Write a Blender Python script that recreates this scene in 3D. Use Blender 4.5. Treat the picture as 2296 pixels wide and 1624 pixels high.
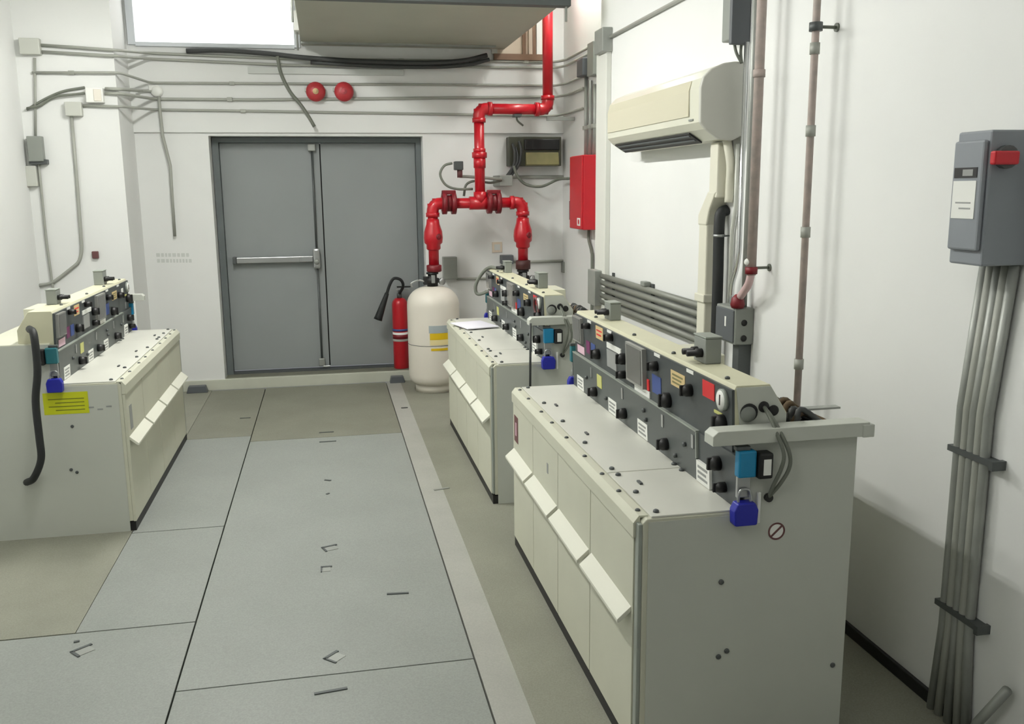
import bpy, bmesh, math, random
from mathutils import Vector, Matrix
random.seed(7)
for o in list(bpy.data.objects): bpy.data.objects.remove(o)
scene = bpy.context.scene
COL = scene.collection

# ---------------------------------------------------------------- camera
F = 2037.0; CX, CY = 1148.0, 812.0; EYE = Vector((0, 0, 1.65))
def _ax():
    y = Vector((728-CX, 428-CY, F)).normalized()
    d = Vector((1250-CX, 11500-CY, F)); d = (d - y*d.dot(y)).normalized()
    x = d.cross(y)
    return x, y, -d
AXX, AXY, AXZ = _ax()
def cam_to_world(v): return Vector((AXX.dot(v), AXY.dot(v), AXZ.dot(v)))
right = cam_to_world(Vector((1, 0, 0))); up = cam_to_world(Vector((0, -1, 0))); back = cam_to_world(Vector((0, 0, -1)))
cd = bpy.data.cameras.new('camera'); cam = bpy.data.objects.new('camera', cd); COL.objects.link(cam)
cam.matrix_world = Matrix(((right.x, up.x, back.x, EYE.x), (right.y, up.y, back.y, EYE.y), (right.z, up.z, back.z, EYE.z), (0, 0, 0, 1)))
cd.sensor_width = 36; cd.lens = 36*F/2296; cd.clip_start = 0.05
scene.camera = cam
# points on the real planes of the room (surveyed from the photograph)
def _ray(px, py): return cam_to_world(Vector((px-CX, py-CY, F)))
def PY(px, py, Y): r = _ray(px, py); return EYE + r*(Y/r.y)
def PX(px, py, X): r = _ray(px, py); return EYE + r*(X/r.x)
def PZ(px, py, Z): r = _ray(px, py); return EYE + r*((Z-EYE.z)/r.z)

# ---------------------------------------------------------------- world, exposure, lights
w = bpy.data.worlds.new('world'); scene.world = w; w.use_nodes = True
w.node_tree.nodes['Background'].inputs[0].default_value = (0.9, 0.95, 1, 1)
w.node_tree.nodes['Background'].inputs[1].default_value = 0.3
vs = scene.view_settings
vs.view_transform = 'Standard'; vs.look = 'None'; vs.exposure = 0.0; vs.gamma = 1.0; vs.use_curve_mapping = False
# the light comes from the bare tubes of these ceiling lamps (x, y, z, glow of the tubes)
LAMPS = [(-0.55, 3.3, 3.0, 118), (-0.55, 5.4, 3.0, 262), (-0.55, 0.6, 3.0, 50), (1.95, 6.77, 3.35, 55)]  # last lamp is added out of view to brighten the back right corner

# ---------------------------------------------------------------- materials
def lin(c):
    return tuple(((v/255)/12.92 if v/255 <= 0.04045 else ((v/255+0.055)/1.055)**2.4) for v in c)
MATS = {}
def mat(name, rgb, rough=0.5, metal=0.0, var=0.0, scale=6.0, bump=0.0, stain=None, coat=0.0, fine=0.0):
    m = bpy.data.materials.new(name); m.use_nodes = True; nt = m.node_tree; b = nt.nodes['Principled BSDF']
    c = lin(rgb)
    b.inputs['Base Color'].default_value = (*c, 1); b.inputs['Roughness'].default_value = rough; b.inputs['Metallic'].default_value = metal
    b.inputs['Coat Weight'].default_value = coat
    tc = nt.nodes.new('ShaderNodeTexCoord')
    if var > 0 or stain:
        nz = nt.nodes.new('ShaderNodeTexNoise'); nz.inputs['Scale'].default_value = scale; nz.inputs['Detail'].default_value = 5
        nt.links.new(tc.outputs['Object'], nz.inputs['Vector'])
        cr = nt.nodes.new('ShaderNodeValToRGB'); cr.color_ramp.elements[0].position = 0.3; cr.color_ramp.elements[1].position = 0.7
        c2 = lin(stain) if stain else tuple(v*(1-var) for v in c)
        cr.color_ramp.elements[0].color = (*c2, 1); cr.color_ramp.elements[1].color = (*tuple(min(1, v*(1+var*0.5)) for v in c), 1)
        nt.links.new(nz.outputs['Fac'], cr.inputs['Fac'])
        out = cr.outputs['Color']
        if fine > 0:
            n2 = nt.nodes.new('ShaderNodeTexNoise'); n2.inputs['Scale'].default_value = 160; n2.inputs['Detail'].default_value = 2
            nt.links.new(tc.outputs['Object'], n2.inputs['Vector'])
            mr = nt.nodes.new('ShaderNodeMapRange'); mr.inputs[1].default_value = 0.3; mr.inputs[2].default_value = 0.7
            mr.inputs[3].default_value = 1-fine; mr.inputs[4].default_value = 1+fine
            nt.links.new(n2.outputs['Fac'], mr.inputs[0])
            mx = nt.nodes.new('ShaderNodeVectorMath'); mx.operation = 'SCALE'
            nt.links.new(out, mx.inputs[0]); nt.links.new(mr.outputs[0], mx.inputs['Scale']); out = mx.outputs[0]
        nt.links.new(out, b.inputs['Base Color'])
    if bump > 0:
        n3 = nt.nodes.new('ShaderNodeTexNoise'); n3.inputs['Scale'].default_value = 60; nt.links.new(tc.outputs['Object'], n3.inputs['Vector'])
        bp = nt.nodes.new('ShaderNodeBump'); bp.inputs['Strength'].default_value = bump; bp.inputs['Distance'].default_value = 0.002
        nt.links.new(n3.outputs['Fac'], bp.inputs['Height']); nt.links.new(bp.outputs[0], b.inputs['Normal'])
    MATS[name] = m; return m
def emis(name, rgb, s):
    m = bpy.data.materials.new(name); m.use_nodes = True; b = m.node_tree.nodes['Principled BSDF']
    b.inputs['Base Color'].default_value = (*lin(rgb), 1); b.inputs['Emission Color'].default_value = (*lin(rgb), 1); b.inputs['Emission Strength'].default_value = s
    MATS[name] = m
mat('wall_paint', (231, 232, 230), 0.75, var=0.03, scale=1.5, bump=0.08)
mat('ceiling_paint', (225, 225, 220), 0.9)
mat('floor_concrete', (137, 137, 124), 0.6, var=0.12, scale=3, bump=0.1, fine=0.1)
mat('floor_dirty', (127, 127, 114), 0.55, var=0.12, scale=2.5, bump=0.1, fine=0.1)
mat('floor_steel', (143, 147, 142), 0.5, var=0.07, scale=2.2, bump=0.1, fine=0.09)
mat('floor_pale', (166, 166, 159), 0.55, var=0.08, scale=4, fine=0.06)
mat('void', (30, 30, 28), 0.9)
mat('kerb_paint', (196, 198, 184), 0.6, var=0.08, scale=4)
mat('door_grey', (146, 151, 151), 0.5, var=0.04, scale=2)
mat('door_frame', (104, 111, 112), 0.5, var=0.05)
mat('steel', (176, 178, 178), 0.35, 0.8)
mat('dark_steel', (88, 92, 92), 0.5, 0.3)
mat('chrome', (222, 224, 226), 0.18, 0.95)
mat('galv', (160, 163, 158), 0.45, 0.35, var=0.1, scale=12)
mat('galv_pale', (196, 198, 190), 0.5, 0.1)
mat('conduit_grey', (164, 166, 158), 0.5, 0.1)
mat('rack_grey', (136, 138, 130), 0.5, 0.15)
mat('threshold_olive', (112, 112, 98), 0.55, var=0.12)
mat('conduit_brown', (178, 162, 155), 0.6, var=0.15, scale=18, stain=(156, 148, 142))
mat('cream', (205, 205, 187), 0.45, var=0.05, scale=3, bump=0.03)
mat('cream_top', (214, 214, 204), 0.42, var=0.07, scale=2.5)
mat('grey_end', (196, 199, 190), 0.5, var=0.04, scale=2)
mat('cream_cover', (210, 208, 180), 0.5, var=0.06, scale=5)
mat('handle_white', (224, 224, 210), 0.45)
mat('black', (20, 20, 21), 0.5)
mat('rubber', (28, 31, 32), 0.6)
mat('panel_dark', (70, 75, 76), 0.45, var=0.1, scale=9)
mat('panel_mid', (84, 89, 88), 0.45, var=0.08, scale=9)
mat('panel_olive', (88, 90, 74), 0.5)
mat('edge_light', (150, 156, 148), 0.4)
mat('label_white', (236, 237, 232), 0.5)
mat('print_grey', (150, 152, 150), 0.6)
mat('label_yellow', (222, 205, 130), 0.5)
mat('label_tan', (214, 190, 140), 0.5)
mat('label_lime', (196, 196, 120), 0.5)
mat('label_pink', (226, 190, 205), 0.5)
mat('label_red', (214, 48, 52), 0.5)
mat('label_blue', (60, 80, 140), 0.5)
mat('label_magenta', (110, 40, 90), 0.5)
mat('sticker_yellow', (205, 210, 30), 0.5)
mat('sticker_ink', (120, 125, 30), 0.5)
mat('clear_grey', (112, 112, 110), 0.2)
mat('clear_frame', (150, 150, 146), 0.25)
mat('padlock_blue', (32, 38, 158), 0.4)
mat('cyan', (20, 130, 176), 0.4)
mat('teal', (40, 110, 120), 0.45)
mat('box_grey', (140, 144, 138), 0.5, var=0.05)
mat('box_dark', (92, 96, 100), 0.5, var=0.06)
mat('box_olive', (70, 72, 58), 0.5, var=0.2, scale=8)
mat('olive_cover', (128, 122, 80), 0.5, var=0.2, scale=10)
mat('switch_grey', (136, 141, 147), 0.5, var=0.05)
mat('red_paint', (186, 18, 34), 0.35, var=0.08, scale=5, coat=0.3)
mat('red_dark', (116, 14, 26), 0.45)
mat('red_box', (196, 26, 40), 0.4, var=0.05)
mat('pink_faded', (206, 178, 178), 0.5)
mat('brown_dark', (70, 34, 32), 0.5)
mat('tank_white', (230, 224, 212), 0.4, var=0.03, scale=4)
mat('tank_label_grey', (168, 178, 180), 0.5)
mat('tank_label_yellow', (222, 186, 20), 0.5)
mat('tank_label_cream', (232, 216, 160), 0.5)
mat('ac_white', (216, 216, 200), 0.28, var=0.02)
mat('ac_panel', (206, 202, 180), 0.3)
mat('ac_side', (200, 200, 192), 0.4)
mat('trunk_cream', (222, 220, 204), 0.45)
mat('trunk_white', (224, 225, 218), 0.5)
mat('duct_metal', (172, 172, 156), 0.5, 0.15, var=0.06, scale=2)
mat('wood_brown', (120, 92, 70), 0.6, var=0.2)
mat('plaster_tan', (216, 202, 184), 0.7)
mat('wire_dark', (62, 64, 64), 0.55)
mat('wire_grey', (112, 116, 106), 0.55)
mat('rust', (112, 92, 66), 0.7, var=0.35, scale=16, stain=(60, 48, 36))
mat('paper', (238, 236, 246), 0.7)
mat('sign_grey', (205, 208, 204), 0.6)
mat('maroon', (104, 66, 66), 0.6)
mat('bell_red', (176, 50, 56), 0.4)
mat('bell_cream', (226, 196, 150), 0.4)
mat('bell_pink', (206, 96, 104), 0.4)
mat('window_frame', (212, 217, 222), 0.5)
mat('dark_print', (70, 60, 60), 0.5)
emis('daylight_pane', (255, 255, 255), 1.8)
for i, L in enumerate(LAMPS): emis('tube_glow_%d' % i, (255, 255, 250), L[3])

# ---------------------------------------------------------------- builders
class MB:
    def __init__(s): s.bm = bmesh.new(); s.mats = []
    def _mi(s, m):
        if m not in s.mats: s.mats.append(m)
        return s.mats.index(m)
    def _set(s, faces, m, smooth=False):
        i = s._mi(m)
        for f in faces: f.material_index = i; f.smooth = smooth
    def box(s, m, x0, x1, y0, y1, z0, z1, bev=0.0, M=None):
        r = bmesh.ops.create_cube(s.bm, size=1.0)
        vs_ = r['verts']
        T = Matrix.Translation(((x0+x1)/2, (y0+y1)/2, (z0+z1)/2)) @ Matrix.Diagonal((abs(x1-x0), abs(y1-y0), abs(z1-z0), 1))
        if M is not None: T = M @ T
        bmesh.ops.transform(s.bm, matrix=T, verts=vs_)
        faces = list({f for v in vs_ for f in v.link_faces})
        s._set(faces, m)
        if bev > 0:
            es = list({e for v in vs_ for e in v.link_edges})
            rr = bmesh.ops.bevel(s.bm, geom=es, offset=bev, segments=2, profile=0.5, affect='EDGES', material=-1)
            s._set(rr['faces'], m)
        return s
    def prism(s, m, prof, axis, a, b, bev=0.0):
        # prof: 2D points in the two other axes (x: (y,z)  y: (x,z)  z: (x,y))
        def pt(p, t): return {'x': (t, p[0], p[1]), 'y': (p[0], t, p[1]), 'z': (p[0], p[1], t)}[axis]
        va = [s.bm.verts.new(pt(p, a)) for p in prof]; vb = [s.bm.verts.new(pt(p, b)) for p in prof]
        n = len(prof); fs = [s.bm.faces.new(va), s.bm.faces.new(vb)]
        for i in range(n): fs.append(s.bm.faces.new((va[i], va[(i+1) % n], vb[(i+1) % n], vb[i])))
        s._set(fs, m)
        bmesh.ops.recalc_face_normals(s.bm, faces=fs)
        if bev > 0:
            es = list({e for f in fs for e in f.edges})
            rr = bmesh.ops.bevel(s.bm, geom=es, offset=bev, segments=2, profile=0.5, affect='EDGES', material=-1)
            s._set(rr['faces'], m)
        return s
    def lathe(s, m, prof, o=(0, 0, 0), d=(0, 0, 1), seg=24):
        d = Vector(d).normalized(); q = Vector((0, 0, 1)).rotation_difference(d); o = Vector(o)
        rings = []
        for r, z in prof:
            if r < 1e-6: rings.append([s.bm.verts.new(o + q @ Vector((0, 0, z)))])
            else: rings.append([s.bm.verts.new(o + q @ Vector((r*math.cos(2*math.pi*k/seg), r*math.sin(2*math.pi*k/seg), z))) for k in range(seg)])
        fs = []
        for A, B in zip(rings, rings[1:]):
            for k in range(seg):
                k2 = (k+1) % seg
                if len(A) == 1 and len(B) == 1: continue
                if len(A) == 1: fs.append(s.bm.faces.new((A[0], B[k2], B[k])))
                elif len(B) == 1: fs.append(s.bm.faces.new((A[k], A[k2], B[0])))
                else: fs.append(s.bm.faces.new((A[k], A[k2], B[k2], B[k])))
        if len(rings[0]) > 1: fs.append(s.bm.faces.new(rings[0][::-1]))
        if len(rings[-1]) > 1: fs.append(s.bm.faces.new(rings[-1]))
        s._set(fs, m, True)
        bmesh.ops.recalc_face_normals(s.bm, faces=fs)
        for f in fs:
            if len(f.verts) > 4: f.smooth = False
        return s
    def cyl(s, m, p0, p1, r, seg=20):
        p0 = Vector(p0); p1 = Vector(p1); L = (p1-p0).length
        return s.lathe(m, [(r, 0), (r, L)], p0, p1-p0, seg)
    def ball(s, m, c, r, seg=16):
        return s.lathe(m, [(r*math.sin(math.pi*k/8), -r*math.cos(math.pi*k/8)) if 0 < k < 8 else (0, -r if k == 0 else r) for k in range(9)], c, (0, 0, 1), seg)
    def tube(s, m, pts, r, seg=10, smooth=0):
        pts = [Vector(p) for p in pts]
        if smooth:
            P = [pts[0]*2-pts[1]] + pts + [pts[-1]*2-pts[-2]]; out = []
            for i in range(1, len(P)-2):
                for k in range(smooth):
                    t = k/smooth; a, b, c, d = P[i-1], P[i], P[i+1], P[i+2]
                    out.append(0.5*((2*b)+(c-a)*t+(2*a-5*b+4*c-d)*t*t+(3*b-a-3*c+d)*t**3))
            out.append(pts[-1]); pts = out
        ref = None; rings = []
        for i, p in enumerate(pts):
            t = (pts[min(i+1, len(pts)-1)] - pts[max(i-1, 0)]).normalized()
            if ref is None:
                ref = t.orthogonal().normalized()
            else:
                ref = (ref - t*ref.dot(t))
                ref = ref.normalized() if ref.length > 1e-5 else t.orthogonal().normalized()
            b = t.cross(ref)
            k_ = 1.0
            if 0 < i < len(pts)-1:
                a1 = (pts[i]-pts[i-1]).normalized(); a2 = (pts[i+1]-pts[i]).normalized()
                k_ = 1.0
            rings.append([s.bm.verts.new(p + (ref*math.cos(2*math.pi*k/seg) + b*math.sin(2*math.pi*k/seg))*r*k_) for k in range(seg)])
        fs = []
        for A, B in zip(rings, rings[1:]):
            for k in range(seg): fs.append(s.bm.faces.new((A[k], A[(k+1) % seg], B[(k+1) % seg], B[k])))
        fs.append(s.bm.faces.new(rings[0][::-1])); fs.append(s.bm.faces.new(rings[-1]))
        s._set(fs, m, True); bmesh.ops.recalc_face_normals(s.bm, faces=fs)
        return s
    def done(s, name, parent=None, label=None):
        me = bpy.data.meshes.new(name)
        off = Vector((0, 0, 0))
        if parent is not None:
            p = parent
            if p.get('_world'):
                while p is not None: off += p.location; p = p.parent
        else:
            xs = [v.co for v in s.bm.verts]
            lo = Vector(min(c[i] for c in xs) for i in range(3)); hi = Vector(max(c[i] for c in xs) for i in range(3))
            off = Vector(((lo.x+hi.x)/2, (lo.y+hi.y)/2, lo.z))
        bmesh.ops.translate(s.bm, verts=s.bm.verts, vec=-off)
        s.bm.to_mesh(me); s.bm.free()
        for m in s.mats: me.materials.append(MATS[m])
        o = bpy.data.objects.new(name, me); COL.objects.link(o)
        if parent is not None:
            o.parent = parent
            if parent.get('_world'): o['_world'] = 1
        else: o.location = off
        if label: o['label'] = label
        return o
def tag(o, label, cat, group=None):
    o['label'] = label; o['category'] = cat
    if group: o['group'] = group
    return o
def thing(name, label, cat, loc, rotz=0.0, group=None, world=True):
    o = bpy.data.objects.new(name, None); COL.objects.link(o); o.location = loc; o.rotation_euler = (0, 0, rotz)
    o.empty_display_size = 0.1
    if world: o['_world'] = 1
    return tag(o, label, cat, group)
def struct(o): o['kind'] = 'structure'; return o
def arc_pts(pts, rad=0.06, n=5):
    # polyline with rounded corners
    pts = [Vector(p) for p in pts]; out = [pts[0]]
    for a, b, c in zip(pts, pts[1:], pts[2:]):
        u = (a-b); v = (c-b); d = min(rad, u.length*0.45, v.length*0.45)
        p0 = b+u.normalized()*d; p1 = b+v.normalized()*d
        for k in range(n+1):
            t = k/n; out.append((1-t)**2*p0+2*t*(1-t)*b+t*t*p1)
    out.append(pts[-1]); return out

# ---------------------------------------------------------------- the room
WB = 7.87          # back wall plane
struct(MB().box('floor_concrete', -2.2, -1.012, 3.485, 7.9, -0.08, 0).box('floor_concrete', 0.572, 2.2, -2.1, 7.9, -0.08, 0)
       .box('void', -2.2, 0.572, -2.1, 7.9, -0.08, -0.022).done('floor'))
struct(MB().box('ceiling_paint', -2.2, 2.2, -2.1, 8.4, 3.6, 3.7).done('ceiling'))
# back wall with the door opening
m = MB()
m.box('wall_paint', -2.2, -0.90, WB, WB+0.3, 0, 3.6); m.box('wall_paint', 0.83, 2.2, WB, WB+0.3, 0, 3.6)
m.box('wall_paint', -0.90, 0.83, WB, WB+0.3, 2.095, 3.6); m.box('kerb_paint', -0.90, 0.83, WB, WB+0.3, 0, 0.09)
struct(m.done('wall_back'))
struct(MB().box('wall_paint', -1.46, 2.05, WB-0.025, WB+0.001, 2.12, 3.6).done('trim_1'))
struct(MB().box('kerb_paint', -1.46, 0.83, WB-0.02, WB+0.001, 0.0, 0.09, 0.004).done('trim_2'))
struct(MB().box('wall_paint', -2.3, -2.12, -2.1, 7.9, 0, 3.6).box('wall_paint', -2.2, -1.46, 7.35, 7.9, 0, 3.6).done('wall_left'))
struct(MB().box('wall_paint', 1.85, 2.25, -2.1, 6.1, 0, 3.6).box('wall_paint', 2.05, 2.25, 6.0, 7.9, 0, 3.6).done('wall_right'))
struct(MB().box('wall_paint', -2.3, 2.25, -2.3, -2.1, 0, 3.6).done('wall_front'))
struct(MB().box('black', 1.835, 1.85, -2.1, 6.1, 0, 0.045, 0.003).done('baseboard_right'))

# upper window, burnt out by daylight
m = MB()
x0, x1, z0, z1 = -1.40, -0.17, 2.80, 3.5
wf = struct(MB().box('window_frame', x0-0.04, x0+0.015, WB-0.06, WB-0.02, z0-0.02, z1).box('window_frame', x1-0.015, x1+0.03, WB-0.06, WB-0.02, z0-0.02, z1)
            .box('window_frame', x0+0.015, x1-0.015, WB-0.06, WB-0.02, z0-0.03, z0).done('window_1'))
wf['_world'] = 1
MB().box('daylight_pane', x0+0.015, x1-0.015, WB-0.035, WB-0.027, z0, z1).done('window_pane', wf, 'bright white window pane')
# opening behind the red pipe, with wooden battens
g = struct(MB().box('plaster_tan', 1.44, 1.88, WB-0.035, WB-0.02, 2.76, 3.3).box('wood_brown', 1.44, 1.86, WB-0.06, WB-0.03, 2.715, 2.765).done('trim_3'))
g['_world'] = 1
for xx, mm, ww in ((1.445, 'galv_pale', 0.05), (1.70, 'wood_brown', 0.03), (1.755, 'plaster_tan', 0.03), (1.785, 'wood_brown', 0.025), (1.83, 'label_white', 0.045)):
    MB().box(mm, xx-ww/2, xx+ww/2, WB-0.055, WB-0.034, 2.765, 3.3).done('batten', g)

# double door
DY = 8.09
dr = struct(MB().box('door_frame', -0.895, -0.845, DY-0.06, DY+0.05, 0.09, 2.09).box('door_frame', 0.785, 0.828, DY-0.06, DY+0.05, 0.09, 2.09)
            .box('door_frame', -0.845, 0.785, DY-0.06, DY+0.05, 2.05, 2.09).box('dark_steel', -0.845, 0.785, DY-0.05, DY+0.05, 0.0895, 0.105).done('door_1'))
dr['_world'] = 1
MB().box('threshold_olive', -0.895, 0.825, WB+0.02, DY-0.062, 0.089, 0.095, 0.002).done('threshold', dr)
lf = MB().box('door_grey', -0.843, -0.029, DY, DY+0.045, 0.118, 2.048, 0.003).done('door_leaf', dr, 'left leaf with panic bar')
rt = MB().box('door_grey', -0.020, 0.783, DY, DY+0.045, 0.118, 2.048, 0.003).done('door_leaf', dr, 'plain right leaf')
MB().box('black', -0.040, -0.010, DY+0.046, DY+0.05, 0.12, 2.045).done('gap_light_block', rt)  # added black strip keeps background light from showing through the meeting gap
pb = MB().box('steel', -0.76, -0.125, DY-0.07, DY-0.045, 1.05, 1.10, 0.006).box('dark_steel', -0.79, -0.76, DY-0.075, DY, 1.045, 1.105, 0.005).done('panic_bar', lf)
MB().box('chrome', -0.24, -0.13, DY-0.0735, DY-0.0695, 1.055, 1.095).done('touch_plate', pb)
m = MB().box('steel', -0.125, -0.065, DY-0.075, DY, 0.99, 1.165, 0.018); m.lathe('galv', [(0.0, 0.012), (0.02, 0.01), (0.024, 0)], (-0.095, DY-0.075, 1.05), (0, -1, 0)); m.done('latch_case', lf)
m = MB().cyl('dark_steel', (-0.092, DY-0.03, 1.16), (-0.092, DY-0.03, 2.0), 0.009); m.done('vertical_rod', lf)
m = MB().cyl('dark_steel', (-0.092, DY-0.03, 0.19), (-0.092, DY-0.03, 1.0), 0.009); m.done('vertical_rod', lf)
MB().box('galv', -0.125, -0.06, DY-0.055, DY, 1.98, 2.04, 0.008).done('top_latch', lf)
MB().box('galv', -0.118, -0.066, DY-0.05, DY, 0.13, 0.2, 0.008).box('chrome', -0.085, -0.02, DY-0.05, DY-0.02, 0.12, 0.135, 0.004).done('bottom_latch', lf)

# floor plates of the cable trench
TB = 'cover plates of the cable trench'
PLATES = [
 ('big steel floor plate in the foreground between both cabinet rows, nearest the camera', -0.568, 0.445, -1.0, 2.963),
 ('longest floor plate in the middle of the aisle, running up toward the grey door', -0.568, 0.445, 2.969, 6.122),
 ('floor plate right in front of the grey double door', -0.568, 0.445, 6.130, 7.845),
 ('wide floor plate at the bottom left, in front of the left switchgear', -2.11, -0.574, -1.0, 3.478),
 ('nearly square floor plate just in front of the corner of the left switchgear', -1.010, -0.574, 3.485, 4.530),
 ('pale floor plate alongside the front of the left switchgear', -1.010, -0.574, 4.538, 6.272),
 ('floor plate below the blank wall to the left of the door', -1.010, -0.574, 6.279, 7.845),
]
plates = []
for lb, a, b, c, d in PLATES:
    t = MB().box('floor_dirty' if c > 6.1 else 'floor_steel', a, b, c, d, -0.0215, 0.0, 0.0015).done('floor_plate'); t['_world'] = 1
    tag(t, lb, 'floor plate', TB); plates.append(t)
struct(MB().box('floor_pale', 0.451, 0.572, -1.0, 7.845, -0.0215, 0.0005).done('trim_4'))
def slot(parent, px, py, ln, ang, bend=True):
    p = PZ(px, py, 0.0); M = Matrix.Translation(p) @ Matrix.Rotation(ang, 4, 'Z')
    m = MB().box('dark_steel', -ln/2, ln/2, -0.006, 0.006, -0.001, 0.004, 0, M)
    if bend:
        m.box('galv', -ln*0.35, ln*0.35, -0.05, -0.006, -0.001, 0.002, 0, M)
        m.box('dark_steel', -ln*0.5, -ln*0.38, -0.055, 0.0, -0.001, 0.004, 0, M)
    m.done('lifting_slot', parent)
slot(plates[1], 738, 1226, 0.075, 0.35); slot(plates[1], 732, 1272, 0.05, 0.0); slot(plates[1], 892, 1332, 0.09, -0.1, False)
slot(plates[1], 742, 1470, 0.07, 0.8); slot(plates[0], 742, 1551, 0.11, 0.12, False)
slot(plates[3], 182, 1455, 0.08, 0.7); slot(plates[3], 172, 1440, 0.02, 0.2, False); slot(plates[2], 732, 970, 0.10, 0, False); slot(plates[1], 735, 991, 0.11, 0, False)
slot(plates[6], 550, 938, 0.075, 0, False); slot(plates[1], 735, 1078, 0.04, -0.5, False); slot(plates[1], 735, 1108, 0.02, 0.9, False)
tag(MB().box('rubber', 0.50, 0.55, 6.83, 6.85, -0.001, 0.004).done('floor_strip'), 'short dark strip on the concrete in front of the white gas cylinder', 'strip')
tag(MB().box('galv', 0.52, 0.61, 4.845, 4.862, 0.0, 0.004, 0, Matrix.Translation((0.565, 4.853, 0)) @ Matrix.Rotation(0.25, 4, 'Z') @ Matrix.Translation((-0.565, -4.853, 0))).done('floor_strip'),
    'short grey strip on the pale concrete beside the front of the far right switchgear', 'strip')
for px, py, W_, lb in ((440, 879, 0.17, 'dark grey block at the foot of the wall left of the door'), (893, 857, 0.13, 'dark block at the kerb beside the white gas cylinder')):
    c = PZ(px, py+6, 0.0); yb = WB-0.021
    tag(MB().prism('box_dark', [(c.x-W_/2, 0), (c.x+W_/2, 0), (c.x+W_/2*0.8, 0.055), (c.x-W_/2*0.8, 0.055)], 'y', yb-0.07, yb, 0.003).done('kerb_block'), lb, 'block')

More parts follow.
